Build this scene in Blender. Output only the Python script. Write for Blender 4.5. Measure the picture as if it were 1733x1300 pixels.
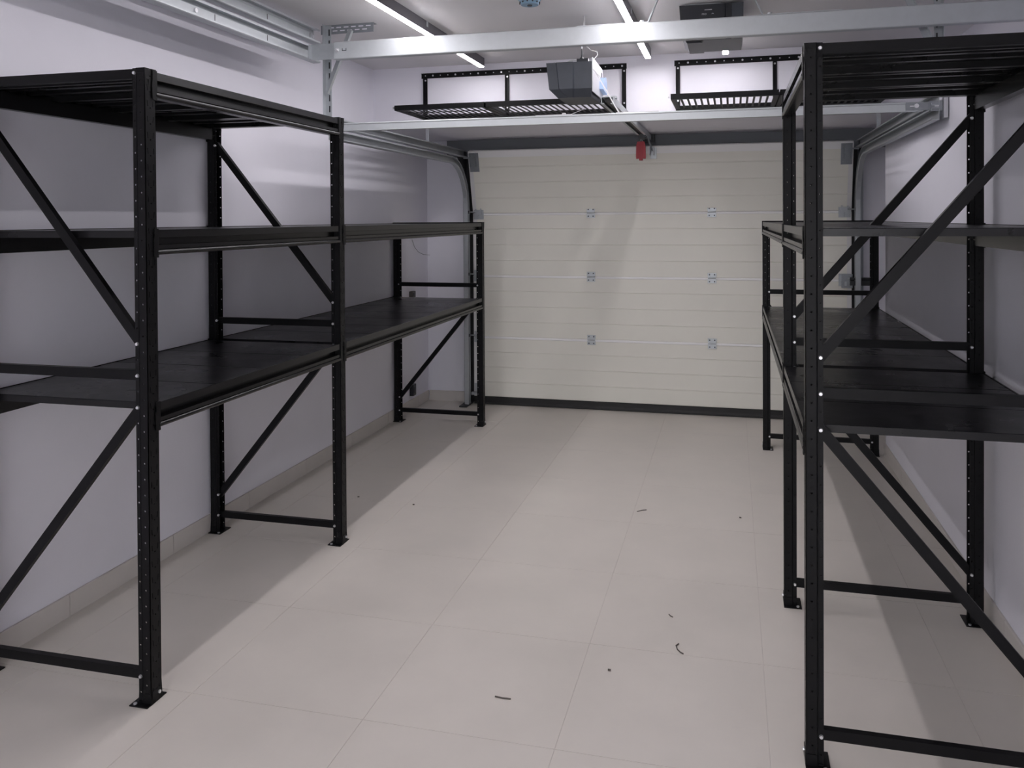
import bpy, bmesh, math, random
from mathutils import Vector, Matrix
from mathutils.geometry import tessellate_polygon
random.seed(7)
for o in list(bpy.data.objects):
    bpy.data.objects.remove(o)
scn = bpy.context.scene
COL = scn.collection

# ------------------------------------------------------------------ camera
F_PX, CX, CY = 1377.99, 895.76, 385.41
YAW, PITCH, ROLL, EYE = 0.24370, 0.010831, 0.005671, 1.5213
cam_d = bpy.data.cameras.new('camera')
cam = bpy.data.objects.new('camera', cam_d)
COL.objects.link(cam)
fw0 = Vector((-math.sin(YAW), math.cos(YAW), 0))
rt0 = Vector((math.cos(YAW), math.sin(YAW), 0))
up0 = Vector((0, 0, 1))
fw = fw0 * math.cos(PITCH) - up0 * math.sin(PITCH)
up = up0 * math.cos(PITCH) + fw0 * math.sin(PITCH)
rt = rt0 * math.cos(ROLL) - up * math.sin(ROLL)
up2 = rt0 * math.sin(ROLL) + up * math.cos(ROLL)
m = Matrix((rt, up2, -fw)).transposed().to_4x4()
m.translation = Vector((0, 0, EYE))
cam.matrix_world = m
cam_d.sensor_fit = 'HORIZONTAL'
cam_d.sensor_width = 36.0
cam_d.lens = F_PX / 1733 * 36.0
cam_d.shift_x = (866.5 - CX) / 1733
cam_d.shift_y = (CY - 650.0) / 1733
cam_d.clip_start = 0.05
scn.camera = cam

# ------------------------------------------------------------------ world, exposure
SKY_STRENGTH = 4.1      # even overcast daylight filling the shade through an assumed doorway behind the camera
w = bpy.data.worlds.new('world')
scn.world = w
w.use_nodes = True
w.node_tree.nodes['Background'].inputs[0].default_value = (0.96, 0.97, 1.0, 1)
w.node_tree.nodes['Background'].inputs[1].default_value = SKY_STRENGTH
scn.view_settings.view_transform = 'Standard'
scn.view_settings.look = 'None'
scn.view_settings.gamma = 1.0
scn.view_settings.use_curve_mapping = False
scn.view_settings.exposure = 0.0
LED_STRENGTH = 50.5

# ------------------------------------------------------------------ materials
def mat(name, col, rough=0.5, metal=0.0, spec=0.5, noise=0.0, nscale=8.0, bump=0.0, bscale=200.0, rnoise=0.0, stretch=None, emit=None, estr=0.0):
    mt = bpy.data.materials.new(name)
    mt.use_nodes = True
    nt = mt.node_tree
    b = nt.nodes['Principled BSDF']
    b.inputs['Base Color'].default_value = (*col, 1)
    b.inputs['Roughness'].default_value = rough
    b.inputs['Metallic'].default_value = metal
    b.inputs['Specular IOR Level'].default_value = spec
    if emit:
        b.inputs['Emission Color'].default_value = (*emit, 1)
        b.inputs['Emission Strength'].default_value = estr
    if noise or bump or rnoise:
        tc = nt.nodes.new('ShaderNodeTexCoord')
        mp = nt.nodes.new('ShaderNodeMapping')
        if stretch:
            mp.inputs['Scale'].default_value = stretch
        geo = nt.nodes.new('ShaderNodeNewGeometry')
        nt.links.new(geo.outputs['Position'], mp.inputs['Vector'])
    if noise or rnoise:
        n = nt.nodes.new('ShaderNodeTexNoise')
        n.inputs['Scale'].default_value = nscale
        n.inputs['Detail'].default_value = 8
        n.inputs['Roughness'].default_value = 0.62
        nt.links.new(mp.outputs[0], n.inputs['Vector'])
    if noise:
        r = nt.nodes.new('ShaderNodeMapRange')
        r.inputs['From Min'].default_value = 0.25
        r.inputs['From Max'].default_value = 0.75
        r.inputs['To Min'].default_value = 1 - noise
        r.inputs['To Max'].default_value = 1 + noise
        nt.links.new(n.outputs['Fac'], r.inputs['Value'])
        mx = nt.nodes.new('ShaderNodeVectorMath')
        mx.operation = 'SCALE'
        mx.inputs[0].default_value = col
        nt.links.new(r.outputs[0], mx.inputs['Scale'])
        nt.links.new(mx.outputs[0], b.inputs['Base Color'])
    if rnoise:
        r = nt.nodes.new('ShaderNodeMapRange')
        r.inputs['From Min'].default_value = 0.3
        r.inputs['From Max'].default_value = 0.7
        r.inputs['To Min'].default_value = max(0.05, rough - rnoise)
        r.inputs['To Max'].default_value = min(1.0, rough + rnoise)
        nt.links.new(n.outputs['Fac'], r.inputs['Value'])
        nt.links.new(r.outputs[0], b.inputs['Roughness'])
    if bump:
        nb = nt.nodes.new('ShaderNodeTexNoise')
        nb.inputs['Scale'].default_value = bscale
        nb.inputs['Detail'].default_value = 3
        nt.links.new(mp.outputs[0], nb.inputs['Vector'])
        bp = nt.nodes.new('ShaderNodeBump')
        bp.inputs['Strength'].default_value = bump
        bp.inputs['Distance'].default_value = 0.002
        nt.links.new(nb.outputs['Fac'], bp.inputs['Height'])
        nt.links.new(bp.outputs[0], b.inputs['Normal'])
    return mt

M_WALL = mat('wall_paint', (0.855, 0.845, 0.92), 0.85, noise=0.03, nscale=1.5, bump=0.15, bscale=180)
M_CEIL = mat('ceiling_paint', (0.80, 0.785, 0.80), 0.9, noise=0.02, nscale=1.2)
M_TILE = mat('floor_tile', (0.705, 0.66, 0.61), 0.42, noise=0.06, nscale=2.6, rnoise=0.10, bump=0.05, bscale=90)
M_GROUT = mat('grout', (0.66, 0.615, 0.58), 0.9)
M_SKIRT = mat('skirting_tile', (0.68, 0.64, 0.61), 0.5, noise=0.06, nscale=4)
M_BLACK = mat('black_powder_coat', (0.0068, 0.0068, 0.0078), 0.40, spec=0.16, bump=0.08, bscale=600)
M_DECK = mat('black_deck', (0.0078, 0.0078, 0.0090), 0.30, spec=0.34, noise=0.10, nscale=5, rnoise=0.06)
M_BEAM = mat('black_beam_gloss', (0.0075, 0.0075, 0.0085), 0.27, spec=0.42, bump=0.03, bscale=500)
M_TRK = mat('track_steel', (0.46, 0.485, 0.51), 0.42, metal=0.6, noise=0.06, nscale=30)
M_BOLT = mat('zinc_bolt', (0.80, 0.80, 0.83), 0.3, metal=0.7)
M_GALV = mat('galvanized_steel', (0.56, 0.59, 0.615), 0.52, metal=0.45, noise=0.05, nscale=30, rnoise=0.06)
M_GALVD = mat('galvanized_dull', (0.31, 0.33, 0.355), 0.45, metal=0.7, noise=0.08, nscale=40)
M_DOOR = mat('door_cream', (0.87, 0.855, 0.78), 0.55, noise=0.02, nscale=3, bump=0.04, bscale=400)
M_DOORLIP = mat('door_lip', (0.95, 0.945, 0.94), 0.8, spec=0.15)
M_DOORCAP = mat('door_end_cap', (0.78, 0.77, 0.77), 0.5)
M_LINTEL = mat('dark_grey_steel', (0.17, 0.18, 0.20), 0.6)
M_DARK = mat('dark_hardware', (0.03, 0.032, 0.037), 0.5)
M_RUBBER = mat('black_rubber', (0.015, 0.015, 0.016), 0.55)
M_RED = mat('red_plastic', (0.42, 0.012, 0.028), 0.4)
M_DARKPL = mat('dark_grey_plastic', (0.045, 0.052, 0.066), 0.5, bump=0.1, bscale=500, noise=0.12, nscale=20)
M_BLKPL = mat('black_plastic', (0.018, 0.020, 0.026), 0.3)
M_WHITEPL = mat('white_plate', (0.62, 0.62, 0.66), 0.4)
M_BLUE = mat('blue_film', (0.33, 0.45, 0.68), 0.25)
M_BLUEDET = mat('blue_dust_cover', (0.20, 0.33, 0.46), 0.4)
M_HOUS = mat('strip_housing', (0.16, 0.155, 0.175), 0.5, metal=0.3)
M_LED = mat('led_diffuser', (0.9, 0.9, 0.9), 0.5, emit=(1.0, 0.955, 0.985), estr=LED_STRENGTH)
M_PRINT = mat('light_print', (0.6, 0.6, 0.62), 0.5)
M_CABLE = mat('white_cable', (0.6, 0.6, 0.62), 0.45)
M_SCRAP = mat('debris', (0.10, 0.085, 0.075), 0.7)
M_SOCKET = mat('olive_box', (0.10, 0.095, 0.085), 0.5)

# ------------------------------------------------------------------ mesh helpers
def link(o):
    COL.objects.link(o)
    return o

def finish(bm, name, normals=True):
    if normals:
        bmesh.ops.recalc_face_normals(bm, faces=bm.faces)
    me = bpy.data.meshes.new(name)
    bm.to_mesh(me)
    bm.free()
    return me

def box(bm, x0, x1, y0, y1, z0, z1, bev=0.0):
    r = bmesh.ops.create_cube(bm, size=1.0)
    vs = r['verts']
    for v in vs:
        v.co = Vector(((x0 + x1) / 2 + v.co.x * (x1 - x0), (y0 + y1) / 2 + v.co.y * (y1 - y0), (z0 + z1) / 2 + v.co.z * (z1 - z0)))
    if bev:
        es = list({e for v in vs for e in v.link_edges})
        bmesh.ops.bevel(bm, geom=es, offset=bev, segments=2, affect='EDGES', profile=0.6)

def cap(bm, ring, pts2, flip=False):
    for t in tessellate_polygon([[Vector((u, v, 0)) for u, v in pts2]]):
        a, b, c = (ring[i] for i in t)
        if len({a, b, c}) == 3:
            try:
                bm.faces.new((a, b, c))
            except ValueError:
                pass

def sweep(bm, prof, p0, p1, ax, ay):
    """closed 2-D profile swept from p0 to p1; ax, ay are the profile axes"""
    p0, p1, ax, ay = Vector(p0), Vector(p1), Vector(ax), Vector(ay)
    a = [bm.verts.new(p0 + ax * u + ay * v) for u, v in prof]
    b = [bm.verts.new(p1 + ax * u + ay * v) for u, v in prof]
    n = len(prof)
    for i in range(n):
        bm.faces.new((a[i], a[(i + 1) % n], b[(i + 1) % n], b[i]))
    cap(bm, a, prof)
    cap(bm, b, prof)

def sweep_path(bm, prof, frames):
    """frames: list of (p, ax, ay)"""
    rings = [[bm.verts.new(Vector(p) + Vector(ax) * u + Vector(ay) * v) for u, v in prof] for p, ax, ay in frames]
    n = len(prof)
    for A, B in zip(rings, rings[1:]):
        for i in range(n):
            bm.faces.new((A[i], A[(i + 1) % n], B[(i + 1) % n], B[i]))
    cap(bm, rings[0], prof)
    cap(bm, rings[-1], prof)

def cyl(bm, c, axis, r, h, seg=16, r2=None):
    axis = Vector(axis).normalized()
    q = Vector((0, 0, 1)).rotation_difference(axis).to_matrix().to_4x4()
    mt = Matrix.Translation(Vector(c) + axis * h / 2) @ q
    bmesh.ops.create_cone(bm, cap_ends=True, segments=seg, radius1=r, radius2=r if r2 is None else r2, depth=h, matrix=mt)

def tube(bm, pts, r, seg=8):
    pts = [Vector(p) for p in pts]
    rings = []
    for i, p in enumerate(pts):
        t = (pts[min(i + 1, len(pts) - 1)] - pts[max(i - 1, 0)]).normalized()
        a = t.cross(Vector((0, 0, 1)))
        if a.length < 1e-3:
            a = t.cross(Vector((1, 0, 0)))
        a.normalize()
        b = t.cross(a)
        rings.append([bm.verts.new(p + (a * math.cos(k * 2 * math.pi / seg) + b * math.sin(k * 2 * math.pi / seg)) * r) for k in range(seg)])
    for A, B in zip(rings, rings[1:]):
        for i in range(seg):
            bm.faces.new((A[i], A[(i + 1) % seg], B[(i + 1) % seg], B[i]))
    bm.faces.new(rings[0])
    bm.faces.new(list(reversed(rings[-1])))

def poly(bm, pts, ext):
    """flat polygon extruded by vector ext"""
    ext = Vector(ext)
    a = [bm.verts.new(Vector(p)) for p in pts]
    b = [bm.verts.new(Vector(p) + ext) for p in pts]
    n = len(a)
    for i in range(n):
        bm.faces.new((a[i], a[(i + 1) % n], b[(i + 1) % n], b[i]))
    fs = [bm.faces.new(a), bm.faces.new(list(reversed(b)))]
    bmesh.ops.triangulate(bm, faces=fs)

def obj(name, me, material, parent=None, loc=None, smooth=False):
    if isinstance(me, bmesh.types.BMesh):
        me = finish(me, name)
    if material is not None and not me.materials:
        me.materials.append(material)
    if smooth:
        for p in me.polygons:
            p.use_smooth = True
    o = bpy.data.objects.new(name, me)
    link(o)
    if parent:
        o.parent = parent
    if loc is not None:
        o.location = loc
    return o

def bxo(name, dims, material, parent=None, bev=0.0):
    bm = bmesh.new()
    box(bm, *dims, bev=bev)
    return obj(name, bm, material, parent)

def many(name, me, material, parent, locs):
    if isinstance(me, bmesh.types.BMesh):
        me = finish(me, name)
    for p in locs:
        obj(name, me, material, parent, p)

def one_box(*d):
    bm = bmesh.new()
    box(bm, *d)
    return finish(bm, 'piece')

def one_cyl(axis, r, h, seg=10, r2=None):
    bm = bmesh.new()
    cyl(bm, (0, 0, 0), axis, r, h, seg, r2)
    return finish(bm, 'piece')

def thing(name, label, cat, loc=(0, 0, 0), group=None):
    o = bpy.data.objects.new(name, None)
    link(o)
    o.empty_display_size = 0.1
    o.location = loc
    tag(o, label, cat, group)
    return o

def tag(o, label, cat, group=None, kind=None):
    o['label'] = label
    o['category'] = cat
    if group:
        o['group'] = group
    if kind:
        o['kind'] = kind
    return o

def struct(o, label, cat=None):
    o['kind'] = 'structure'
    o['label'] = label
    if cat:
        o['category'] = cat
    return o

# ------------------------------------------------------------------ room shell
XW, XR_W, XR_UP = -2.488, 0.945, 1.32     # left wall, right wall, set-back upper right wall
YB, YF = 6.45, -2.2                       # door wall, wall behind the camera
YS, ZS = 5.40, 2.175                      # soffit face, soffit underside
ZC = 2.595                                # ceiling
YN = 5.55                                 # right wall turns into the door niche here

floor = bxo('floor', (XW - .1, XR_UP + .1, YF - .1, YB + .3, -0.12, -0.0015), M_GROUT)
struct(floor, 'pale beige large square tile floor of the garage', 'floor')
GX, GY, PIT, GAP = 0.1, 2.265, 0.597, 0.0014
def tile_mesh(a, b):
    bm = bmesh.new()
    t = 0.0015
    v = [(0, 0, -t), (a, 0, -t), (a, b, -t), (0, b, -t)]
    c = 0.0004
    v += [(c, c, 0), (a - c, c, 0), (a - c, b - c, 0), (c, b - c, 0)]
    vs = [bm.verts.new(p) for p in v]
    for f in ((4, 5, 6, 7), (0, 1, 5, 4), (1, 2, 6, 5), (2, 3, 7, 6), (3, 0, 4, 7)):
        bm.faces.new([vs[i] for i in f])
    return finish(bm, 'tile')
tile_cache = {}
ix0 = math.floor((XW - GX) / PIT)
ix1 = math.ceil((XR_UP - GX) / PIT)
iy0 = math.floor((YF - GY) / PIT)
iy1 = math.ceil((YB - GY) / PIT)
for i in range(ix0, ix1):
    for j in range(iy0, iy1):
        x0, x1 = max(GX + i * PIT, XW), min(GX + (i + 1) * PIT, XR_UP)
        y0, y1 = max(GY + j * PIT, YF), min(GY + (j + 1) * PIT, YB - 0.005)
        a, b = round(x1 - x0 - GAP, 4), round(y1 - y0 - GAP, 4)
        if a < 0.02 or b < 0.02:
            continue
        if (a, b) not in tile_cache:
            tile_cache[(a, b)] = tile_mesh(a, b)
        obj('tile', tile_cache[(a, b)], M_TILE, floor, (x0 + GAP / 2, y0 + GAP / 2, 0))

struct(bxo('wall_left', (XW - .1, XW, YF, YB + .1, 0, ZC + .1), M_WALL), 'long lilac white painted wall behind the rack on the left', 'wall')
bm = bmesh.new()
box(bm, XR_W, XR_UP + .1, YF, YN, 0, 2.12)
box(bm, XR_UP, XR_UP + .1, YF, YB + .1, 2.12, ZC + .1)
box(bm, XR_UP, XR_UP + .1, YN, YB + .1, 0, 2.12)
struct(obj('wall_right', bm, M_WALL), 'lilac white painted wall behind the rack on the right', 'wall')
struct(bxo('wall_back', (XW, XR_UP, YB, YB + .1, 0, ZC), M_WALL), 'painted wall around the garage door', 'wall')  # solid behind the door too, added backing that blocks daylight leaks
bm = bmesh.new()
box(bm, XW, -2.05, YF - .1, YF, 0, ZC)
box(bm, 0.80, XR_UP, YF - .1, YF, 0, ZC)
box(bm, -2.05, 0.80, YF - .1, YF, 2.15, ZC)  # unseen doorway, added so daylight fills the shaded areas
struct(obj('wall_front', bm, M_WALL), 'painted wall behind the camera with an assumed open doorway', 'wall')
struct(bxo('floor_outside', (-6, 5, YF - 7.1, YF - .1, -0.12, -0.01), M_GROUT), 'added paved forecourt outside the assumed open doorway', 'floor')
struct(bxo('ceiling', (XW - .1, XR_UP + .1, YF - .1, YB + .1, ZC, ZC + .1), M_CEIL), 'plain painted ceiling carrying the light strips', 'ceiling')
struct(bxo('wall_soffit', (XW, XR_UP, YS, YB, ZS, ZC), M_WALL), 'white dropped bulkhead above the garage door carrying the overhead shelves', 'wall')
struct(bxo('trim_1', (-2.30, 1.15, YB - 0.030, YB - 0.001, 2.035, ZS - 0.001), M_LINTEL), 'dark grey lintel strip directly above the garage door', 'trim')

def skirting(name, p0, p1, nrm, label, h=0.085, t=0.009):
    p0, p1, nrm = Vector(p0), Vector(p1), Vector(nrm)
    L = (p1 - p0).length
    dr = (p1 - p0).normalized()
    root = None
    n = int(math.ceil(L / 0.6))
    bmr = bmesh.new()
    sweep(bmr, [(0, 0.0005), (t * .5, 0.0005), (t * .5, h - .003), (0, h - .003)], p0, p1, nrm, (0, 0, 1))
    root = struct(obj(name, bmr, M_GROUT), label, 'baseboard')
    cache = {}
    for k in range(n):
        a, b = k * 0.6, min((k + 1) * 0.6, L)
        key = round(b - a, 3)
        if key < 0.02:
            continue
        if key not in cache:
            bm = bmesh.new()
            c = .0015
            sweep(bm, [(0.0, 0.0), (t, 0.0), (t, h - .002), (t - .002, h), (0, h)], dr * c, dr * (key - c), nrm, (0, 0, 1))
            cache[key] = finish(bm, 'skirting_tile')
        obj('skirting_tile', cache[key], M_SKIRT, root, p0 + dr * a + nrm * .0005)
skirting('baseboard_left', (XW, YF, 0), (XW, YB - .01, 0), (1, 0, 0), 'beige tile skirting along the left wall')
skirting('baseboard_right', (XR_W, YF, 0), (XR_W, YN, 0), (-1, 0, 0), 'beige tile skirting along the right wall')
skirting('baseboard_back', (XW + .012, YB, 0), (-2.13, YB, 0), (0, -1, 0), 'short beige tile skirting beside the garage door')

# ------------------------------------------------------------------ light strips (the room's lamps)
def light_strip(x, label, y0=2.3):
    y1 = 5.21
    t = thing('light_strip', label, 'light', (x, y1, 2.535), 'linear light strips on the ceiling')
    bm = bmesh.new()
    hw = 0.019
    prof = [(-hw, 0.004), (-hw, ZC - 2.535), (hw, ZC - 2.535), (hw, 0.004), (hw - .002, 0.004), (hw - .002, ZC - 2.537), (-hw + .002, ZC - 2.537), (-hw + .002, 0.004)]
    sweep(bm, prof, (0, 0, 0), (0, y0 - y1, 0), (1, 0, 0), (0, 0, 1))
    obj('housing', bm, M_HOUS, t)
    many('end_cap', one_box(-hw, hw, 0, .002, 0.002, ZC - 2.535), M_HOUS, t, ((0, 0, 0), (0, y0 - y1 - .002, 0)))
    a = 0
    segs = []
    yy = 0.0
    while yy > y0 - y1 + .01:
        e = max(yy - 2.2, y0 - y1)
        bm = bmesh.new()
        box(bm, -hw + .003, hw - .003, e + .001, yy - .001, 0.0, 0.010)
        obj('diffuser', bm, M_LED, t)
        yy = e
    for yy in (-1.05, -3.25) if y0 < 4 else ():
        bm = bmesh.new()
        box(bm, hw, hw + .002, yy - .012, yy + .012, 0.03, 0.07)
        obj('mounting_clip', bm, M_GALV, t)
    return t
light_strip(-1.617, 'glowing linear ceiling light nearest the left wall')
light_strip(-0.512, 'glowing linear ceiling light between the two door motors')
light_strip(-0.034, 'linear ceiling light whose glowing end shows under the black motor', 4.50)

# ------------------------------------------------------------------ storage racks
PW, PD, PT = 0.048, 0.047, 0.002     # post width (Y), depth (X), sheet thickness
def hole_cell(bm, P, u0, u1, v0, v1, hole):
    """rectangle with an eight-point hole; P(u,v)->Vector"""
    um, vm = (u0 + u1) / 2, (v0 + v1) / 2
    rim = [(u1, vm), (u1, v1), (um, v1), (u0, v1), (u0, vm), (u0, v0), (um, v0), (u1, v0)]
    if hole is None:
        bm.faces.new([bm.verts.new(P(*q)) for q in ((u0, v0), (u1, v0), (u1, v1), (u0, v1))])
        return
    R = [bm.verts.new(P(*q)) for q in rim]
    H = [bm.verts.new(P(*q)) for q in hole]
    for i in range(8):
        k = (i + 1) % 8
        bm.faces.new((R[i], R[k], H[k], H[i]))
def round_hole(u, v, r):
    return [(u + r * math.cos(i * math.pi / 4), v + r * math.sin(i * math.pi / 4)) for i in range(8)]
def slot_hole(u, v, hw, hl, tilt):
    o = [(hw, 0), (hw, hl * .8), (0, hl), (-hw, hl * .8), (-hw, 0), (-hw, -hl * .8), (0, -hl), (hw, -hl * .8)]
    c, s = math.cos(tilt), math.sin(tilt)
    return [(u + a * c - b * s, v + a * s + b * c) for a, b in o]

def post_mesh(H, sgn):
    """open C upright, pierced face at x=0 facing sgn*X, web running away from it"""
    bm = bmesh.new()
    def column(P, u0, u1, phase, mk):
        v = 0.0
        zc = phase
        edges = []
        while zc < H - 0.02:
            lo = max(zc - .025, 0.0)
            hi = min(zc + .025, H)
            if zc - .012 > 0:
                edges.append((lo, hi, zc))
            else:
                edges.append((lo, hi, None))
            zc += .05
        if edges[0][0] > 0:
            edges.insert(0, (0, edges[0][0], None))
        if edges[-1][1] < H - 1e-6:
            edges.append((edges[-1][1], H, None))
        for lo, hi, c in edges:
            hole_cell(bm, P, u0, u1, lo, hi, mk(c) if c is not None else None)
    # pierced face (y 0..PW)
    F = lambda u, v: Vector((0, u, v))
    column(F, 0.000, 0.017, 0.0405, lambda c: slot_hole(0.0115, c, .0014, .0105, math.radians(8)))
    column(F, 0.017, 0.031, 0.0265, lambda c: round_hole(0.024, c, .0030))
    column(F, 0.031, PW, 0.0405, lambda c: slot_hole(0.0365, c, .0014, .0105, math.radians(-8)))
    # side flanges with a step
    for side in (0, 1):
        ym = 0.0 if side == 0 else PW
        ys = 0.003 if side == 0 else PW - 0.003
        G = lambda u, v, y=ym: Vector((-u * sgn, y, v))
        S = lambda u, v, y=ys: Vector((-u * sgn, y, v))
        column(G, 0.0, 0.029, 0.010, lambda c: round_hole(0.016, c, .0030))
        column(S, 0.0315, PD, 0.035, lambda c: round_hole(0.040, c, .0030))
        vs = [bm.verts.new(p) for p in (G(.029, 0), S(.0315, 0), S(.0315, H), G(.029, H))]
        bm.faces.new(vs)
    bmesh.ops.remove_doubles(bm, verts=bm.verts, dist=1e-5)
    bmesh.ops.recalc_face_normals(bm, faces=bm.faces)
    # orient: outside = away from the post's inner centre line
    cen = Vector((-.022 * sgn, PW / 2, 0))
    for f in bm.faces:
        c = f.calc_center_median()
        d = c - cen
        d.z = 0
        if f.normal.dot(d) < 0:
            f.normal_flip()
    bmesh.ops.solidify(bm, geom=bm.faces[:], thickness=PT)
    return finish(bm, 'upright_post', normals=False)
POSTS = {(H, s): post_mesh(H, s) for H in (2.0, 1.5) for s in (1, -1)}

def foot_mesh(sgn):
    bm = bmesh.new()
    x0, x1 = sorted((0.002 * sgn, -0.064 * sgn))
    box(bm, x0, x1, -0.021, 0.069, 0.0005, 0.004)
    a, b = sorted((0.002 * sgn, 0.0005 * sgn))
    box(bm, a, b, 0.004, PW - .004, 0.004, 0.040)
    return finish(bm, 'foot_plate')
FEET = {s: foot_mesh(s) for s in (1, -1)}
ANCHOR = one_cyl((0, 0, 1), .006, .0035)
TAB_BOLT = {s: one_cyl((s, 0, 0), .0055, .004) for s in (1, -1)}
bm = bmesh.new()
cyl(bm, (0, 0, 0), (0, -1, 0), .0062, .005, 12, .0045)
cyl(bm, (0, 0, 0), (0, 1, 0), .0026, .038, 8)
cyl(bm, (0, .0365, 0), (0, 1, 0), .0052, .006, 6)
BOLT = finish(bm, 'bolt')

BRACE = [(-.015, .010), (-.015, -.010), (.015, -.010), (.015, .010), (.0135, .010), (.0135, -.0085), (-.0135, -.0085), (-.0135, .010)]
BEAMP = [(0, 0), (0, -.025), (-.028, -.0265), (-.028, -.0475), (0, -.049), (0, -.061), (-.004, -.063), (-.004, -.064)] + [(-.002 + .0075 * math.cos(math.radians(a)), -.0715 + .0075 * math.sin(math.radians(a))) for a in range(80, -91, -17)] + [(-.008, -.080), (-.036, -.080), (-.036, -.0255), (-.005, -.0255), (-.005, 0)]
# (the ledge behind the beam face carries the deck panels)
BEAM_CACHE, PANEL_CACHE, CONN = {}, {}, {}
def beam_mesh(L, s):
    k = (round(L, 4), s)
    if k not in BEAM_CACHE:
        bm = bmesh.new()
        sweep(bm, BEAMP, (0, 0, 0), (0, L, 0), (s, 0, 0), (0, 0, 1))
        BEAM_CACHE[k] = finish(bm, 'shelf_beam')
    return BEAM_CACHE[k]
def conn_mesh(s, end):
    k = (s, end)
    if k not in CONN:
        bm = bmesh.new()
        # hook plate lapping over the post face, with two scalloped hooks
        e = -1 if end == 0 else 1            # which way the hooks point (towards the post)
        out = [(-.004, .004), (.016, .004), (.016, -.010), (.011, -.016), (.016, -.026), (.019, -.034), (.012, -.040), (.012, -.048), (.016, -.050), (.016, -.058), (.010, -.064), (.016, -.074), (.018, -.082), (.014, -.088), (-.004, -.088)]
        pts = [(0.0005 * s, e * y, z) for y, z in out]
        poly(bm, pts, (0.0032 * s, 0, 0))
        CONN[k] = finish(bm, 'beam_connector')
    return CONN[k]
def panel_mesh(D, wd):
    k = (round(D, 4), round(wd, 4))
    if k not in PANEL_CACHE:
        bm = bmesh.new()
        t, h, r = .0012, .0228, .012
        prof = [(0, -h), (0, -.0015), (.0015, 0), (wd - .0015, 0), (wd, -.0015), (wd, -h), (wd - r, -h), (wd - r, -h + t), (wd - t, -h + t), (wd - t, -t), (t, -t), (t, -h + t), (r, -h + t), (r, -h)]
        sweep(bm, prof, (0, 0, 0), (D, 0, 0), (0, 1, 0), (0, 0, 1))
        for f in (0.36, 0.66):
            box(bm, .004, D - .004, wd * f - .010, wd * f + .010, -.012, -.0013)
        PANEL_CACHE[k] = finish(bm, 'deck_panel')
    return PANEL_CACHE[k]

LEVELS = (0.943, 1.493, 1.993)
def rack(label, xa, s, D, frames, panels):
    """xa: aisle face X, s=+1 when the aisle lies towards +X; frames [(Y,height)], panels per bay"""
    t = thing('storage_rack', label, 'shelving', (xa, frames[0][0], 0), 'black steel storage racks')
    Y0 = frames[0][0]
    def P(u, y, z):
        return (-s * u, y - Y0, z)
    for fi, (Y, H) in enumerate(frames):
        tall = H > 1.8
        # two uprights
        for wall in (0, 1):
            sg = s if not wall else -s
            post = obj('upright_post', POSTS[(H, sg)], M_BLACK, t, P(D if wall else 0, Y, 0))
            obj('foot_plate', FEET[sg], M_BLACK, post)
            many('anchor_bolt', ANCHOR, M_BOLT, post, ((-.050 * sg, -.011, .004), (-.014 * sg, .059, .004)))
            obj('tab_bolt', TAB_BOLT[sg], M_BOLT, post, (.0021 * sg, .034, .026))
            zs = ([.085, .185, 1.035, 1.885, 1.985] if wall else [.085, .935, 1.035, 1.135, 1.985]) if tall else ([.085, .185, 1.035, 1.485] if wall else [.085, .935, 1.035, 1.485])
            for z in zs:
                obj('bolt', BOLT, M_BOLT, post, (-.040 * sg, .003, z))
        yc = Y + PW / 2
        def brace(name, a, b):
            ua, za = a
            ub, zb = b
            bm = bmesh.new()
            p0, p1 = Vector(P(ua, yc, za)), Vector(P(ub, yc, zb))
            dr = (p1 - p0).normalized()
            q0, q1 = p0 - dr * .012, p1 + dr * .012
            side = Vector((0, 1, 0)).cross(dr)
            if side.z < 0:
                side = -side
            sweep(bm, BRACE, q0, q1, side, (0, 1, 0))
            obj(name, bm, M_BLACK, t)
        ui, uo = .040, D - .040
        brace('horizontal_brace', (ui, .085), (uo, .085))
        brace('horizontal_brace', (ui, 1.035), (uo, 1.035))
        brace('horizontal_brace', (ui, H - .015), (uo, H - .015))
        brace('diagonal_brace', (uo, .185), (ui, .935))
        if tall:
            brace('diagonal_brace', (ui, 1.135), (uo, 1.885))
    for bi, (fa, fb) in enumerate(zip(frames, frames[1:])):
        hmin = min(fa[1], fb[1])
        y0, y1 = fa[0] + PW + .0005, fb[0] - .0005
        L = y1 - y0
        for lv in LEVELS:
            if lv > hmin:
                continue
            for wall in (0, 1):
                sg = s if not wall else -s
                bmobj = obj('shelf_beam', beam_mesh(L, sg), M_BEAM, t, P(D if wall else 0, y0, lv))
                obj('beam_connector', conn_mesh(sg, 0), M_BLACK, bmobj, (0, 0, 0))
                obj('beam_connector', conn_mesh(sg, 1), M_BLACK, bmobj, (0, L, 0))
            n = panels[bi]
            wd = (L - .008) / n
            dd = D - .012
            for k in range(n):
                obj('deck_panel', panel_mesh(dd, wd - .0035), M_DECK, t, P(.006 if s < 0 else .006 + dd, y0 + .004 + k * wd, lv - .0025))
    return t
XL, XR = -1.773, 0.196
rack('black steel storage rack with three shelf levels along the left wall', XL, 1, 0.700, [(2.177, 2.0), (3.468, 2.0), (5.699, 1.5)], [4, 7])
rack('black steel storage rack with three shelf levels along the right wall', XR, -1, 0.708, [(2.359, 2.0), (3.322, 2.0), (5.540, 1.5)], [3, 7])

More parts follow.
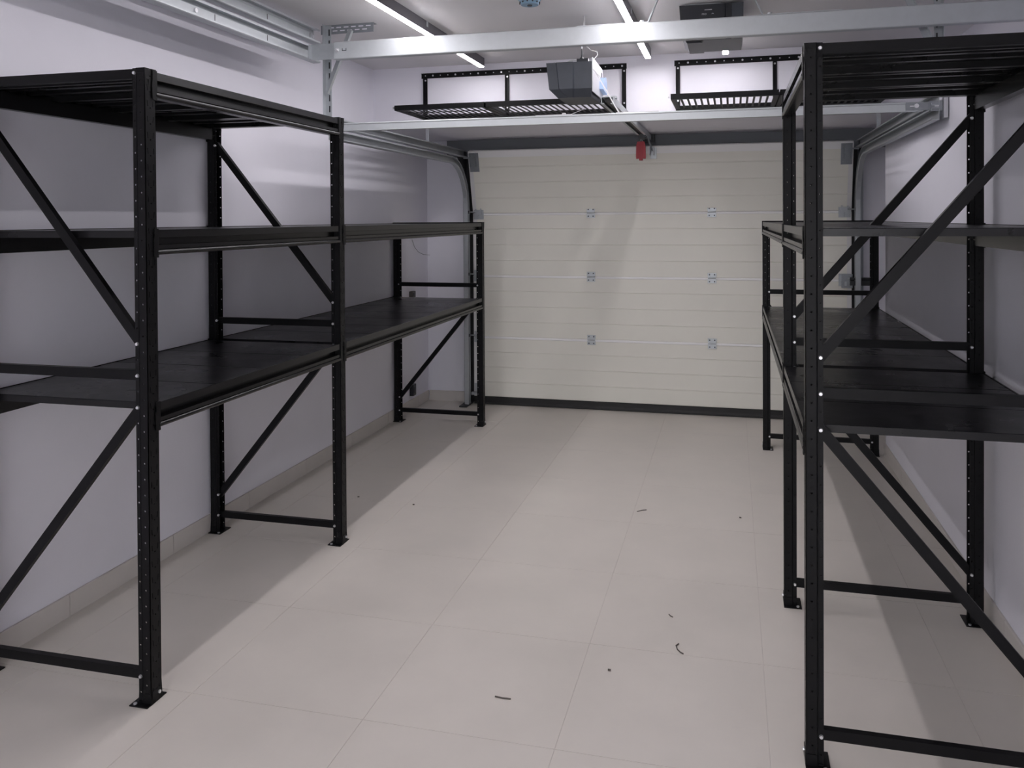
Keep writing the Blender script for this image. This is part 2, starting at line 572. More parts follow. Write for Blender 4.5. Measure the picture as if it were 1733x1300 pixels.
# ------------------------------------------------------------------ sectional garage door
DX0, DX1, DY = -2.065, 0.855, 6.40
door = thing('door_1', 'closed cream sectional garage door with horizontal ribs', 'door', (-.6, DY, 0))
door['kind'] = 'structure'
def D_(x, y, z):
    return Vector((x + .6, y - DY, z))
JZ = [0.062, 0.556, 1.059, 1.567]
def section(z0, z1, ytop=None, tilt=0.0):
    L = math.hypot(z1 - z0, tilt)
    ax = Vector((0, 1, 0)) if not tilt else Vector((0, (z1 - z0) / L, tilt / L))
    az = Vector((0, 0, 1)) if not tilt else Vector((0, -tilt / L, (z1 - z0) / L))
    pr = [(0.04, 0.002), (0.004, 0.002), (0, 0.006)]
    for k in (1, 2, 3):
        zz = L * k / 4
        pr += [(0, zz - .0045), (.0030, zz - .002), (-.0022, zz + .0005), (-.0022, zz + .0020), (0, zz + .006)]
    pr += [(0, L - .001), (0.04, L - .001)]
    bm = bmesh.new()
    sweep(bm, pr, D_(DX0, DY, z0), D_(DX1, DY, z0), ax, az)
    pn = obj('door_section', bm, M_DOOR, door)
    for xa, xb in ((DX0 - .002, DX0 + .030), (DX1 - .030, DX1 + .002)):
        bm = bmesh.new()
        sweep(bm, [(-.0015, .004), (.041, .004), (.041, L - .004), (-.0015, L - .004)], D_(xa, DY, z0), D_(xb, DY, z0), ax, az)
        obj('end_cap', bm, M_DOORCAP, pn)
    if not tilt:
        bm = bmesh.new()
        sweep(bm, [(0.0, -.012), (-.006, -.009), (-.006, -.004), (0.0, .006), (.004, .006)], D_(DX0, DY, z0 + L - .004), D_(DX1, DY, z0 + L - .004), ax, az)
        obj('joint_lip', bm, M_DOORLIP, pn)
    return pn, ax, az, L
for a, b in zip(JZ, JZ[1:]):
    section(a, b)
top, tax, taz, TL = section(JZ[3], 2.066, tilt=0.13)
bm = bmesh.new()
sweep(bm, [(-.003, TL - .050), (-.003, TL + .004), (.044, TL + .004), (.044, TL - .002), (.001, TL - .002), (.001, TL - .050)], D_(DX0, DY, JZ[3]), D_(DX1, DY, JZ[3]), tax, taz)
obj('top_cap', bm, M_DOORLIP, door)
for xa in (DX0 - .065, DX1 - .010):
    bm = bmesh.new()
    box(bm, xa + .6, xa + .075 + .6, .043, .049, .002, 2.034)
    obj('side_seal', bm, M_RUBBER, door)
bm = bmesh.new()
sweep(bm, [(.036, .064), (.004, .064), (-.004, .058), (-.004, .030), (-.012, .018), (-.012, .004), (-.004, .001), (.036, .001)], D_(DX0, DY, 0), D_(DX1, DY, 0), (0, 1, 0), (0, 0, 1))
obj('bottom_seal', bm, M_RUBBER, door)
# hinges
bm = bmesh.new()
box(bm, -.033, .033, -.005, -.002, .010, .038)
box(bm, -.033, .033, -.005, -.002, -.040, -.010)
cyl(bm, (-.030, -.008, 0), (1, 0, 0), .006, .060, 10)
box(bm, -.030, .030, -.009, -.002, -.013, .013)
HINGE = finish(bm, 'hinge')
SCREW = one_cyl((0, -1, 0), .0055, .004, 8)
for z in JZ[1:]:
    for x in (-1.086, -0.148):
        h = obj('hinge', HINGE, M_TRK, door, D_(x, DY - .003, z))
        many('hinge_screw', SCREW, M_DARK, h, [(x_, -.005, z_) for x_ in (-.019, .019) for z_ in (.026, -.027)])
def roller_hinge_mesh(sg):
    bm = bmesh.new()
    a, b = sorted((0, .085 * sg))
    box(bm, a, b, -.006, -.002, -.048, .044)
    a, b = sorted((0.006 * sg, .075 * sg))
    box(bm, a, b, -.022, -.006, -.010, .030)
    a, b = sorted((-.03 * sg, .025 * sg))
    cyl(bm, (a, -.030, .012), (1, 0, 0), .0055, b - a, 10)
    for x, z in ((.02, -.030), (.062, -.030), (.02, .036), (.062, .036)):
        cyl(bm, (x * sg, -.006, z), (0, -1, 0), .006, .004, 6)
    box(bm, *sorted((.032 * sg, .046 * sg)), -.030, -.006, -.044, -.012)
    return finish(bm, 'roller_hinge')
def roller_mesh(sg):
    bm = bmesh.new()
    a, b = sorted((-.045 * sg, -.022 * sg))
    cyl(bm, (a, -.030, .012), (1, 0, 0), .021, b - a, 16)
    return finish(bm, 'roller')
RH = {1: roller_hinge_mesh(1), -1: roller_hinge_mesh(-1)}
RO = {1: roller_mesh(1), -1: roller_mesh(-1)}
for z in JZ[1:]:
    for x, sg in ((DX0 + .004, 1), (DX1 - .004, -1)):
        h = obj('roller_hinge', RH[sg], M_TRK, door, D_(x, DY - .0015, z))
        obj('roller', RO[sg], M_RUBBER, h)
def top_bracket(x, sg):
    bm = bmesh.new()
    base = D_(x, DY, JZ[3])
    def q(u, n, l):
        return base + Vector((u * sg, 0, 0)) + tax * n + taz * l
    def slab(u0, u1, n0, n1, l0, l1):
        sweep(bm, [(n0, l0), (n1, l0), (n1, l1), (n0, l1)], base + Vector((u0 * sg, 0, 0)), base + Vector((u1 * sg, 0, 0)), tax, taz)
    slab(0.0, .078, -.006, -.002, TL - .165, TL - .010)
    slab(.006, .014, -.030, -.006, TL - .120, TL - .012)
    slab(.050, .058, -.026, -.006, TL - .120, TL - .012)
    slab(.014, .050, -.020, -.006, TL - .080, TL - .020)
    slab(-.040, .052, -.034, -.024, TL - .050, TL - .040)
    for u, l in ((.03, .150), (.064, .150), (.03, .105), (.066, .06)):
        p = q(u, -.006, TL - l)
        cyl(bm, p, -tax, .006, .004, 6)
    return obj('top_roller_bracket', bm, M_GALVD, door)
top_bracket(DX0 + .006, 1)
top_bracket(DX1 - .006, -1)
for x, sg in ((DX0 + .004, 1), (DX1 - .004, -1)):
    bm = bmesh.new()
    box(bm, *[v + .6 for v in sorted((x, x + .05 * sg))], -.008, -.0015, .075, .170)
    box(bm, *[v + .6 for v in sorted((x - .02 * sg, x + .05 * sg))], -.034, -.008, .078, .100)
    obj('bottom_bracket', bm, M_TRK, door)
# side lock on the right edge
bm = bmesh.new()
box(bm, .785 + .6, .86 + .6, -.030, -.006, 1.00, 1.10)
lk = obj('side_lock', bm, M_GALVD, door)
bm = bmesh.new()
box(bm, .84 + .6, 1.02 + .6, -.060, -.030, 1.020, 1.055)
cyl(bm, (.84 + .6, -.045, 1.067), (1, 0, 0), .012, .16, 12)
obj('lock_bolt', bm, M_DARK, lk)
# opener arm bracket at the middle of the top section
bm = bmesh.new()
for x in (-.600, -.574):
    box(bm, x + .6 - .002, x + .6 + .002, -.215, -.125, 2.00, 2.06)
box(bm, -.605 + .6, -.555 + .6, -.135, -.125, 1.975, 2.06)
obj('opener_bracket', bm, M_TRK, door)

# ------------------------------------------------------------------ door tracks
TRK = [(0, .0), (.030, .0), (.034, .004), (.034, .010), (.031, .010), (.031, .003), (.002, .003), (.002, .052), (.031, .052), (.031, .045), (.034, .045), (.034, .051), (.030, .055), (0, .055)]
def tracks(label, xo, sg, x_end, y_end):
    """xo: X of the track web; sg=+1 opening towards +X (door side)"""
    t = thing('door_track', label, 'rail', (xo, 6.33, 0), 'galvanized garage door tracks')
    def W(x, y, z):
        return Vector((x - xo, y - 6.33, z))
    bm = bmesh.new()
    yv0, yv1 = 6.300, 6.355
    prof = [(u, v) for u, v in TRK]
    # vertical + curve + horizontal as one path: v axis points inwards of the bend
    R = 0.355
    fr = []
    zc = 1.965 + .055 - 0.055 - R
    # outer line of the bend: vertical track back at y=yv1; horizontal underside at z=1.965
    fr.append((W(xo, yv1, .012), (sg, 0, 0), (0, -1, 0)))
    fr.append((W(xo, yv1, 1.60), (sg, 0, 0), (0, -1, 0)))
    obj_frames = fr
    sweep_path(bm, prof, fr)
    obj('vertical_track', bm, M_TRK, t)
    bm = bmesh.new()
    cy, cz = yv1 - R - .055, 1.60
    fr = []
    RO_ = R + .055
    for k in range(13):
        a = k / 12 * math.pi / 2
        p = W(xo, cy + RO_ * math.cos(a), cz + RO_ * math.sin(a))
        n = Vector((0, -math.cos(a), -math.sin(a)))
        fr.append((p, (sg, 0, 0), n))
    sweep_path(bm, prof, fr)
    obj('curved_track', bm, M_TRK, t)
    zt = cz + RO_
    bm = bmesh.new()
    sweep_path(bm, prof, [(W(xo, cy, zt), (sg, 0, 0), (0, 0, -1)), (W(x_end, y_end, zt), (sg, 0, 0), (0, 0, -1))])
    obj('horizontal_track', bm, M_TRK, t)
    bm = bmesh.new()
    sweep_path(bm, prof, [(W(xo, 6.30, zt + .066), (sg, 0, 0), (0, 0, -1)), (W(x_end, y_end, zt + .066), (sg, 0, 0), (0, 0, -1))])
    obj('upper_track', bm, M_TRK, t)
    # backing angle fixed to the wall behind the vertical track
    bm = bmesh.new()
    box(bm, *sorted((-.040 * sg, -.001 * sg)), YB - 6.33 - .006, YB - 6.33 - .002, .012, 2.02)
    box(bm, *sorted((-.005 * sg, -.001 * sg)), -.028, YB - 6.33 - .006, .012, 2.02)
    obj('track_angle', bm, M_GALVD, t)
    bm = bmesh.new()
    box(bm, *sorted((-.030 * sg, .034 * sg)), -.09, .09, .001, .011)
    obj('track_foot', bm, M_DARK, t)
    bm = bmesh.new()
    poly(bm, [(-.003 * sg, .05, zt - .16), (-.003 * sg, .05, zt + .066), (-.003 * sg, -.20, zt + .066), (-.003 * sg, -.20, zt + .02)], (.003 * sg, 0, 0))
    obj('corner_plate', bm, M_DARK, t)  # shade on the plate is put into its dark colour
    # drop strap to the bulkhead
    bm = bmesh.new()
    ys = 5.46 - 6.33
    box(bm, *sorted((.002 * sg, .026 * sg)), ys, ys + .003, zt + .068, ZS)
    box(bm, *sorted((.002 * sg, .026 * sg)), ys, ys + .06, zt + .0665, zt + .0695)
    obj('drop_strap', bm, M_TRK, t)
    return zt
ZT = tracks('galvanized door track curving up on the left of the garage door', -2.115, 1, -2.115, 4.02)
tracks('galvanized door track curving up on the right of the garage door', 0.905, -1, 0.905, 3.99)

# ------------------------------------------------------------------ rails of the other door, upper left
def rear_rail():
    t = thing('ceiling_rail', 'pair of galvanized rails running under the ceiling along the left wall', 'rail', (-2.225, 4.06, 2.38))
    for dz, nm in ((0.0, 'lower_rail'), (.104, 'upper_rail')):
        bm = bmesh.new()
        prof = [(0, 0), (.040, 0), (.044, .004), (.044, .012), (.041, .012), (.041, .003), (.002, .003), (.002, .018), (.006, .022), (.006, .058), (.002, .062), (.002, .076), (.038, .076), (.038, .068), (.041, .068), (.041, .079), (0, .079)]
        sweep(bm, prof, (0, 0, dz), (0, -6.0, dz), (1, 0, 0), (0, 0, 1))
        rl = obj(nm, bm, M_GALV, t)
        many('rail_slot', one_box(.0058, .0068, -.002, .002, dz + .026, dz + .055), M_DARK, rl, [(0, -.045 - k * .42, 0) for k in range(14)])
        many('rail_bolt', one_cyl((1, 0, 0), .010, .006), M_BOLT, rl, [(.006, y, dz + .040) for y in (-.02, -1.02, -2.2)])
    return t
rear_rail()

# hanger frames from the ceiling (left and right, mirrored)
def hanger(label, x, sg, ztop, zbot, y=4.065):
    t = thing('ceiling_hanger', label, 'bracket', (x, y, zbot), 'ceiling hangers for the door rails')
    bm = bmesh.new()
    box(bm, *sorted((-.002 * sg, .0 * sg)), 0, .035, 0, ztop - zbot)
    box(bm, *sorted((0, .034 * sg)), .032, .035, 0, ztop - zbot)
    p = obj('post_angle', bm, M_TRK, t)
    many('slot', one_box(*sorted((.018 * sg, .026 * sg)), .0314, .0322, 0, .035), M_DARK, p, [(0, 0, .03 + .06 * k) for k in range(int((ztop - zbot - .08) / .06) + 1)])
    # slotted angle on the ceiling
    a, b = sorted((-.03 * sg, .285 * sg))
    bm = bmesh.new()
    zt = ztop - zbot
    box(bm, a, b, .036, .039, zt - .050, zt)
    box(bm, a, b, .039, .075, zt - .003, zt)
    c = obj('ceiling_angle', bm, M_GALVD, t)
    many('slot', one_box(*sorted((0, .028 * sg)), .0354, .0362, -.003, .003), M_WALL, c, [((.020 + off + k * .044) * sg, 0, zt - .015 - r * .018) for r, off in ((0, .0), (1, .022)) for k in range(6 - r)])
    # diagonal stay
    bm = bmesh.new()
    p0, p1 = Vector((.155 * sg, .030, zt - .035)), Vector((.006 * sg, .030, zt - .375))
    dr = (p1 - p0).normalized()
    sd = Vector((0, 1, 0)).cross(dr)
    sweep(bm, [(-.016, 0), (.016, 0), (.016, -.003), (-.013, -.003), (-.013, -.022), (-.016, -.022)], p0, p1, sd, (0, 1, 0))
    obj('diagonal_stay', bm, M_TRK, t)
hanger('slotted ceiling hanger at the left end of the upper cross beam', -2.170, 1, ZC - .001, ZT + .075)
hanger('slotted ceiling hanger half hidden above the right rack', 0.940, -1, ZC - .001, 2.121)

# ------------------------------------------------------------------ cross beams
b1 = thing('cross_beam', 'thick galvanized cross beam near the ceiling, the upper of two', 'beam', (-2.044, 3.95, 2.373))
bm = bmesh.new()
H1 = .0925
pr = [(0.0, .005), (.0015, .0015), (.005, 0), (.040, 0), (.040, .003), (.006, .003), (.003, .006), (.003, H1 - .006), (.006, H1 - .003), (.040, H1 - .003), (.040, H1), (.005, H1), (.0015, H1 - .0015), (0, H1 - .005)]
sweep(bm, pr, (0, 0, 0), (3.355, 0, 0), (0, 1, 0), (0, 0, 1))
obj('beam_profile', bm, M_GALV, b1)
bm = bmesh.new()
box(bm, -.134, 0.012, .004, .007, .002, .086)
box(bm, -.134, -.131, -.03, .007, .006, .080)
obj('end_bracket', bm, M_TRK, b1)
bm = bmesh.new()
cyl(bm, (.020, 0, .048), (0, -1, 0), .011, .007, 6)
cyl(bm, (.020, -.007, .048), (0, -1, 0), .006, .012, 10)
obj('bolt', bm, M_BOLT, b1)
bm = bmesh.new()
box(bm, .047, .050, -.0008, 0, .044, .056)
box(bm, .069, .072, -.0008, 0, .044, .056)
box(bm, .047, .072, -.0008, 0, .042, .045)
obj('stamped_slot', bm, M_DARK, b1)
for x, dx, dy in ((1.655, .055, 0.0), (2.188, -.045, .10)):
    bm = bmesh.new()
    dirn = -1 if x < 2 else 1
    z0 = H1
    poly(bm, [(x, .004, z0 + .0005), (x, .034, z0 + .0005), (x + dirn * .35, .034, z0 + .0005), (x + dirn * .35, .004, z0 + .0005)], (0, 0, .003))
    p0, p1 = Vector((x, .018, z0 + .002)), Vector((x + dx, .018 + dy, ZC - 2.373))
    sweep(bm, [(-.003, -.012), (.003, -.012), (.003, .012), (-.003, .012)], p0, p1, (1, 0, 0), (0, 1, 0))
    cyl(bm, (x + dirn * .03, .018, z0 + .003), (0, 0, 1), .011, .009, 8)
    obj('hanger_strap', bm, M_GALV, b1)

b2 = thing('cross_beam', 'slim galvanized cross beam in front of the overhead shelves, the lower of two', 'beam', (-2.085, 4.02, 2.000))
bm = bmesh.new()
H2 = .043
pr = [(0.0, .0), (.035, 0), (.035, .0025), (.0025, .0025), (.0025, .033), (.007, .036), (.035, .0405), (.035, H2), (.0, H2), (-.003, .040), (-.003, .036), (0, .033)]
sweep(bm, pr, (0, 0, 0), (2.93, 0, 0), (0, 1, 0), (0, 0, 1))
obj('beam_profile', bm, M_GALV, b2)
bm = bmesh.new()
box(bm, 2.855, 2.955, -.004, -.0035 + .003, .004, .040)
box(bm, 2.955, 3.005, -.022, -.019, -.004, .042)
box(bm, 2.952, 2.956, -.022, -.001, .0, .042)
br = obj('end_bracket', bm, M_GALVD, b2)
bm = bmesh.new()
cyl(bm, (2.900, -.004, .024), (0, -1, 0), .010, .008, 8)
box(bm, 2.873, 2.890, -.0046, -.0040, .021, .026)
box(bm, 2.972, 2.990, -.0226, -.0220, .016, .022)
obj('bolt', bm, M_BOLT, br)
bm = bmesh.new()
box(bm, -.06, .01, .003, .006, .002, .040)
obj('end_bracket', bm, M_GALVD, b2)
bm = bmesh.new()
box(bm, 3.008, 3.0245, -.035, .0, -.035, .070)
obj('wall_plate', bm, M_WHITEPL, b2)
# emboss letters are too faint to read; straps to the ceiling
for x, p1, a, b in ((1.295, (1.345, .20, .10), 1.12, 1.30), (1.545, (1.415, .10, .265), 1.53, 1.74)):
    bm = bmesh.new()
    p0 = Vector((x, .018, H2 + .001))
    sweep(bm, [(-.0035, -.0025), (.0035, -.0025), (.0035, .0025), (-.0035, .0025)], p0, p1, (1, 0, 0), (0, 1, 0))
    poly(bm, [(a, .004, H2 + .0003), (a, .032, H2 + .0003), (b, .032, H2 + .0003), (b, .004, H2 + .0003)], (0, 0, .003))
    cyl(bm, (x + (-.03 if x < 1.4 else .03), .016, H2 + .003), (0, 0, 1), .010, .008, 8)
    obj('hanger_strap', bm, M_CABLE, b2)

# ------------------------------------------------------------------ overhead wire shelves on the bulkhead
def overhead_shelf(label, x0, x1, posts, units):
    t = thing('overhead_shelf', label, 'shelf', (x0, YS, 2.21), 'black overhead shelves on the bulkhead')
    def box_(bm, a, b, c, d, e, f):
        box(bm, a - x0, b - x0, c - YS, d - YS, e - 2.21, f - 2.21)
    bm = bmesh.new()
    box_(bm, x0, x1, YS - .004, YS - .0005, 2.512, 2.547)
    box_(bm, x0, x1, YS - .014, YS - .004, 2.545, 2.547)
    rail = obj('wall_rail', bm, M_BLACK, t)
    n = int((x1 - x0) / .055)
    big, small = one_cyl((0, -1, 0), .0065, .002, 8), one_cyl((0, -1, 0), .0038, .002, 8)
    for k in range(n):
        x = x0 + .03 + k * (x1 - x0 - .06) / max(1, n - 1)
        obj('rail_screw', big if k % 3 == 1 else small, M_BOLT, rail, (x - x0, -.004, 2.531 - 2.21))
    for x in posts:
        bm = bmesh.new()
        box_(bm, x - .013, x + .013, YS - .008, YS - .0045, 2.200, 2.512)
        box_(bm, x - .013, x - .010, YS - .025, YS - .008, 2.200, 2.512)
        p = obj('shelf_upright', bm, M_BLACK, t)
        many('screw', one_cyl((0, -1, 0), .006, .003), M_BOLT, p, [(x - x0, -.008, z - 2.21) for z in (2.497, 2.285)])
    for (ua, ub) in units:
        yf, yb, zt = 4.862, YS - .009, 2.252
        bm = bmesh.new()
        box_(bm, ua + .003, ub - .003, yf, yf + .003, zt - .030, zt)
        box_(bm, ua + .003, ub - .003, yf, yf + .025, zt - .032, zt - .030)
        box_(bm, ua + .003, ub - .003, yb - .003, yb, zt - .030, zt)
        box_(bm, ua + .003, ub - .003, yb - .070, yb, zt - .033, zt - .030)
        for xa in (ua + .003, ub - .006):
            box_(bm, xa, xa + .003, yf, yb, zt - .030, zt)
        box_(bm, ua + .003, ua + .028, yf, yb, zt - .0325, zt - .030)
        box_(bm, ub - .028, ub - .003, yf, yb, zt - .0325, zt - .030)
        tr = obj('shelf_tray', bm, M_BLACK, t)
        n = int(round((ub - ua - .05) / .0385))
        bm0 = bmesh.new()
        box(bm0, -.0062, .0062, 0, yb - yf - .075, 0, .003)
        sm = finish(bm0, 'slat')
        for k in range(n + 1):
            x = ua + .025 + k * (ub - ua - .05) / n
            obj('slat', sm, M_BLACK, tr, (x - x0, yf + .028 - YS, zt - .030 - 2.21))
        for q in (1, 2) if (ua, ub) == units[0] and x0 < -1 else ():
            y = yf + .028 + q * (yb - yf - .1) / 3
            bm = bmesh.new()
            box_(bm, ua + .02, ub - .02, y - .006, y + .006, zt - .030, zt - .0265)
            obj('cross_wire', bm, M_BLACK, tr)
    for x in (posts[0], posts[-1]):
        bm = bmesh.new()
        cyl(bm, (units[0][0] - x0 - .004 if x == posts[0] else units[-1][1] - x0 - .002, 4.872 - YS, 2.238 - 2.21), (-1 if x == posts[0] else 1, 0, 0), .008, .008, 10)
        obj('corner_bolt', bm, M_BOLT, t)
overhead_shelf('black wire overhead shelf on the bulkhead above the garage door, behind the grey motor', -2.118, -.672, (-2.086, -1.490, -.688), ((-2.098, -1.490), (-1.490, -.680)))
overhead_shelf('black wire overhead shelf on the bulkhead under the black motor', -.360, .900, (-.337, .268, .880), ((-.350, .268), (.268, .890)))

# ------------------------------------------------------------------ door opener with rail (grey motor)
def grey_motor():
    t = thing('door_opener', 'dark grey door opener with white side plate hanging above the lower cross beam', 'motor', (-.805, 4.10, 2.165))
    def Q(x, y, z):
        return Vector((x + .805, y - 4.10, z - 2.165))
    bm = bmesh.new()
    x0, x1, y0, y1 = -.928, -.692, 4.115, 4.460
    # body: top wide, chamfered belly
    lo, mid, hi = 2.150, 2.190, 2.325
    ring = [(x0, y0), (x0 + .05, y0), (x0 + .056, y0 - .008), (x0 + .140, y0 - .008), (x0 + .146, y0), (x1, y0), (x1, y1), (x0, y1)]
    def lvl(z, ins):
        out = []
        for x, y in ring:
            cx_, cy_ = (x0 + x1) / 2, (y0 + y1) / 2
            out.append(bm.verts.new(Q(x + (ins if x < cx_ else -ins * .2), y + (ins if y < cy_ else -ins * .3), z)))
        return out
    A, B, Cc = lvl(hi, 0), lvl(mid, .012), lvl(lo, .050)
    n = len(ring)
    for U, V in ((A, B), (B, Cc)):
        for i in range(n):
            bm.faces.new((U[i], U[(i + 1) % n], V[(i + 1) % n], V[i]))
    bm.faces.new(A)
    bm.faces.new(list(reversed(Cc)))
    obj('housing', bm, M_DARKPL, t)
    bm = bmesh.new()
    poly(bm, [Q(-.690, 4.118, 2.172), Q(-.690, 4.462, 2.172), Q(-.690, 4.462, 2.30), Q(-.690, 4.440, 2.338), Q(-.690, 4.118, 2.345)], (.004, 0, 0))
    pl = obj('side_plate', bm, M_WHITEPL, t)
    obj('plate_opening', one_box(-.6860 + .805, -.6852 + .805, .300, .330, .125, .150), M_DARK, pl)
    obj('plate_seam', one_box(-.6860 + .805, -.6854 + .805, .03, .345, .118, .120), M_DARK, pl)
    bm = bmesh.new()
    poly(bm, [Q(-.686, 4.33, 2.215), Q(-.686, 4.455, 2.200), Q(-.686, 4.47, 2.262), Q(-.686, 4.43, 2.292), Q(-.686, 4.35, 2.275)], (.022, .004, 0))
    obj('lamp_cover', bm, M_BLUE, t)
    bm = bmesh.new()
    box(bm, -.775 + .805, -.715 + .805, .05, .14, .160, .182)
    cyl(bm, Q(-.755, 4.19, 2.347), (0, 0, 1), .013, .012, 14, .009)
    cyl(bm, Q(-.755, 4.19, 2.359), (0, 0, 1), .005, .045, 10, .003)
    obj('power_plug', bm, M_BLKPL, t)
    bm = bmesh.new()
    pts = [Q(-.86 + .02 * k, 4.20, 2.322 + .030 * math.sin(math.pi * k / 6)) for k in range(7)]
    tube(bm, pts, .0035)
    obj('cable', bm, M_CABLE, t)
    bm = bmesh.new()
    pts = [Q(-.715, 4.22, 2.335), Q(-.700, 4.25, 2.360), Q(-.685, 4.27, 2.385), Q(-.690, 4.28, 2.405), Q(-.72, 4.28, 2.412), Q(-.75, 4.28, 2.44), Q(-.755, 4.28, ZC)]
    tube(bm, pts, .0022)
    obj('cable', bm, M_CABLE, t)
    bm = bmesh.new()
    pts = [Q(-.755, 4.19, 2.40), Q(-.755, 4.20, 2.46), Q(-.754, 4.24, 2.53), Q(-.752, 4.26, ZC)]
    tube(bm, pts, .003)
    obj('cable', bm, M_CABLE, t)
    bm = bmesh.new()
    poly(bm, [Q(-.905, 4.20, 2.325), Q(-.875, 4.20, 2.325), Q(-.905, 4.20, 2.347)], (0, .003, 0))
    obj('mounting_ear', bm, M_WHITEPL, t)
    # drive rail
    xr0, xr1 = -.672, -.605
    z0, z1 = 2.130, 2.168
    bm = bmesh.new()
    prof = [(0, 0), (.016, 0), (.016, .003), (.003, .003), (.003, z1 - z0 - .003), (xr1 - xr0 - .003, z1 - z0 - .003), (xr1 - xr0 - .003, .003), (xr1 - xr0 - .016, .003), (xr1 - xr0 - .016, 0), (xr1 - xr0, 0), (xr1 - xr0, z1 - z0), (0, z1 - z0)]
    sweep(bm, prof, Q(xr0, 4.30, z0), Q(xr0, 6.40, z0), (1, 0, 0), (0, 0, 1))
    rl = obj('drive_rail', bm, M_GALV, t)
    bm = bmesh.new()
    box(bm, xr0 + .805 + .017, xr1 + .805 - .017, .22, 2.29, z0 - 2.165 + .012, z0 - 2.165 + .03)
    obj('drive_chain', bm, M_RUBBER, rl)
    bm = bmesh.new()
    box(bm, -.668 + .805, -.610 + .805, 1.90, 2.02, z0 - 2.165 - .020, z0 - 2.165 + .010)
    ca = obj('trolley', bm, M_BLKPL, t)
    bm = bmesh.new()
    p0, p1 = Q(-.600, 6.08, 2.115), Q(-.587, 6.26, 2.045)
    sweep(bm, [(-.003, -.012), (.003, -.012), (.003, .012), (-.003, .012)], p0, p1, (1, 0, 0), (0, .4, .9))
    obj('door_arm', bm, M_GALVD, t)
    bm = bmesh.new()
    box(bm, -.70 + .805, -.58 + .805, 2.29, 2.30, z0 - 2.165 - .02, z0 - 2.165 + .05)
    obj('wall_bracket', bm, M_DARK, t)
    bm = bmesh.new()
    box(bm, -.66 + .805, -.60 + .805, .26, .31, z1 - 2.165, z1 - 2.165 + .012)
    obj('rail_clip', bm, M_GALV, t)
grey_motor()

# release handle
t = thing('release_handle', 'red plastic emergency release handle hanging below the opener rail', 'handle', (-.652, 6.07, 1.950))
bm = bmesh.new()
prof = [(-.012, 0), (-.014, .014), (-.034, .012), (-.036, .030), (-.034, .110), (-.026, .140), (.026, .140), (.034, .110), (.036, .030), (.034, .012), (.014, .014), (.012, 0)]
poly(bm, [(x, -.011, z) for x, z in prof], (0, .022, 0))
hd = obj('grip', bm, M_RED, t)
bm = bmesh.new()
box(bm, -.0025, .0025, -.013, .013, .012, .140)
box(bm, -.012, .012, -.014, .014, .002, .020)
obj('grip_rib', bm, M_RED, hd)
bm = bmesh.new()
tube(bm, [(-.008, 0, .138), (-.006, 0, .150), (0, 0, .156), (.008, 0, .150), (.010, 0, .138)], .002)
obj('cord', bm, M_CABLE, t)

# ------------------------------------------------------------------ second opener (black, under the ceiling)
t = thing('door_opener', 'black door opener under the ceiling partly behind the upper cross beam', 'motor', (-.098, 4.16, 2.345))
bm = bmesh.new()
def Q2(x, y, z):
    return Vector((x + .098, y - 4.16, z - 2.345))
x0, x1, y0, y1 = -.252, .060, 4.150, 4.480
ringt = [(x0, y0), (-.030 - .0, y0), (-.026, y0 + .008), (-.0, y0 + .008), (.0, y0), (x1, y0), (x1, y1), (x0, y1)]
def lv(z, ix, iy, zz=0):
    return [bm.verts.new(Q2(x + (ix if x < -.1 else -ix * .3 if x > .03 else 0), y + (iy if y < 4.3 else 0), z)) for x, y in ringt]
A, B, Cc = lv(2.583, 0, 0), lv(2.440, .010, .0), lv(2.412, .030, .030)
n = len(ringt)
for U, V in ((A, B), (B, Cc)):
    for i in range(n):
        bm.faces.new((U[i], U[(i + 1) % n], V[(i + 1) % n], V[i]))
bm.faces.new(A)
bm.faces.new(list(reversed(Cc)))
obj('housing', bm, M_BLKPL, t)
bm = bmesh.new()
poly(bm, [Q2(-.222, 4.20, 2.4119), Q2(-.150, 4.20, 2.4119), Q2(-.140, 4.20, 2.404), Q2(-.216, 4.20, 2.404)], (0, .27, 0))
obj('foot_rib', bm, M_BLKPL, t)
bm = bmesh.new()
box(bm, .004 + .098, .059 + .098, -.0125, -.0105, 2.445 - 2.345, .235)
obj('front_panel', bm, M_DARKPL, t)
bm = bmesh.new()
obj('printed_dash', one_box(-.128 + .098, -.092 + .098, -.0115, -.0102, .2085, .2115), M_PRINT, t)
poly(bm, [(-.094 + .098, -.0102, .187), (-.0905 + .098, -.0102, .190), (-.0865 + .098, -.0102, .190), (-.083 + .098, -.0102, .187), (-.083 + .098, -.0102, .1885), (-.0865 + .098, -.0102, .192), (-.0905 + .098, -.0102, .192), (-.094 + .098, -.0102, .1885)], (0, -.001, 0))
obj('printed_arrow', bm, M_PRINT, t)
cu = bpy.data.curves.new('lettering', 'FONT')
cu.body = 'PRO'
cu.size = .0125
cu.extrude = .0004
tmp = bpy.data.objects.new('lettering', cu)
link(tmp)
bpy.context.view_layer.update()
me = bpy.data.meshes.new_from_object(tmp.evaluated_get(bpy.context.evaluated_depsgraph_get()))
bpy.data.objects.remove(tmp)
lt = obj('lettering', me, M_PRINT, t, (-.142 + .098, -.0106, .185))
lt.rotation_euler = (math.pi / 2, 0, 0)
bm = bmesh.new()
box(bm, -.22 + .098, -.05 + .098, .02, .20, .238, .2485)
obj('ceiling_plate', bm, M_GALV, t)

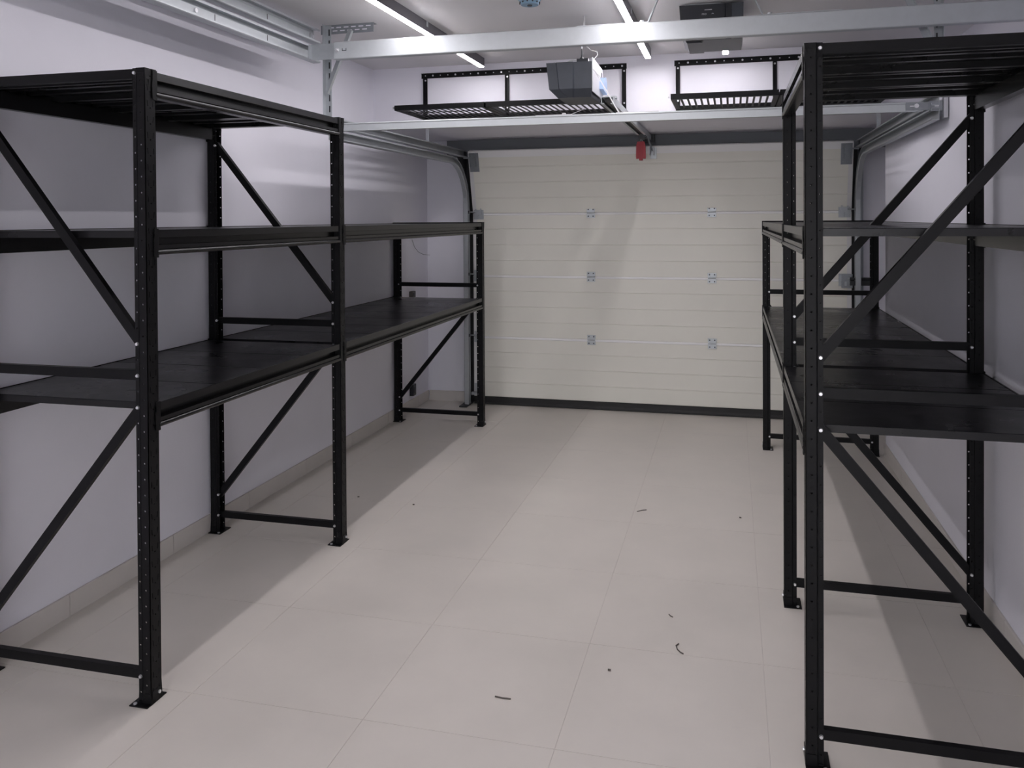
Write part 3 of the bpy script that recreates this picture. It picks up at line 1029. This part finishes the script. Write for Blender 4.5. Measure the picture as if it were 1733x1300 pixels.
# ------------------------------------------------------------------ smoke detector
t = thing('smoke_detector', 'round blue covered smoke detector on the ceiling', 'detector', (-.945, 3.835, ZC))
bm = bmesh.new()
cyl(bm, (0, 0, -.016), (0, 0, 1), .056, .0155, 32)
cyl(bm, (0, 0, -.040), (0, 0, 1), .042, .024, 32, .052)
obj('body', bm, M_BLUEDET, t)
vm = one_cyl((1, 0, -.2), .004, .004, 8)
for k in range(12):
    a = k * math.pi / 6
    v = obj('vent', vm, M_DARK, t, (math.cos(a) * .047, math.sin(a) * .047, -.030))
    v.rotation_euler = (0, 0, a)
obj('test_button', one_cyl((0, 0, -1), .012, .004, 16), M_DARK, t, (0, 0, -.040))

# ------------------------------------------------------------------ small things on the walls
def wall_box(name, label, y, z, hy, hz, d, mt):
    t = thing(name, label, 'sensor' if 'sensor' in name else 'box', (XW, y, z))
    bm = bmesh.new()
    box(bm, 0.0005, d, -hy, hy, -hz, hz, bev=.004)
    obj('body', bm, mt, t)
    bm = bmesh.new()
    box(bm, d - .001, d + .003, -hy * .6, hy * .6, -hz * .5, hz * .5)
    obj('cover', bm, M_BLKPL, t)
wall_box('junction_box', 'small olive box on the left wall just above the far lower shelf', 6.07, .925, .035, .025, .03, M_SOCKET)
wall_box('safety_sensor', 'small black safety sensor on the left wall near the floor', 6.06, .165, .030, .045, .035, M_BLKPL)
bm = bmesh.new()
pts = [(XW + .004, 6.10, 1.36), (XW + .012, 6.13, 1.30), (XW + .02, 6.19, 1.258), (XW + .03, 6.27, 1.235), (XW + .03, 6.38, 1.225), (XW + .02, YB - .004, 1.222)]
tube(bm, pts, .0015)
tag(obj('loose_wire', bm, M_DARK), 'thin loose wire drooping across the far left corner', 'wire')

# ------------------------------------------------------------------ litter on the floor
def litter(label, pts, r):
    bm = bmesh.new()
    tube(bm, [(x, y, r + .0003) for x, y in pts], r, 6)
    tag(obj('floor_scrap', bm, M_SCRAP), label, 'scrap', 'scraps on the tile floor')
litter('hooked plastic offcut on the floor near the right rack', [(-.188, 2.93), (-.196, 2.915), (-.190, 2.89), (-.178, 2.872), (-.168, 2.865)], .0022)
litter('straight stick like offcut on the floor in the foreground', [(-.735, 2.470), (-.71, 2.467), (-.683, 2.468)], .0022)
litter('short dark chip on the floor in front of the hooked offcut', [(-.408, 2.703), (-.399, 2.702)], .0035)
litter('thin slanted sliver on the floor in mid aisle', [(-.48, 4.21), (-.455, 4.235), (-.435, 4.245)], .002)
litter('dark crumb on the floor in the shadow of the left rack', [(-1.995, 4.086), (-1.985, 4.09)], .003)
litter('dark crumb on the floor at the edge of the left rack shadow', [(-1.653, 4.040), (-1.644, 4.044)], .003)
litter('tiny dark crumb on the floor near the far right post', [(.034, 4.243), (.042, 4.238)], .0028)
litter('small curled sliver on the floor just behind the hooked offcut', [(-.238, 3.142), (-.232, 3.13), (-.222, 3.122)], .0018)
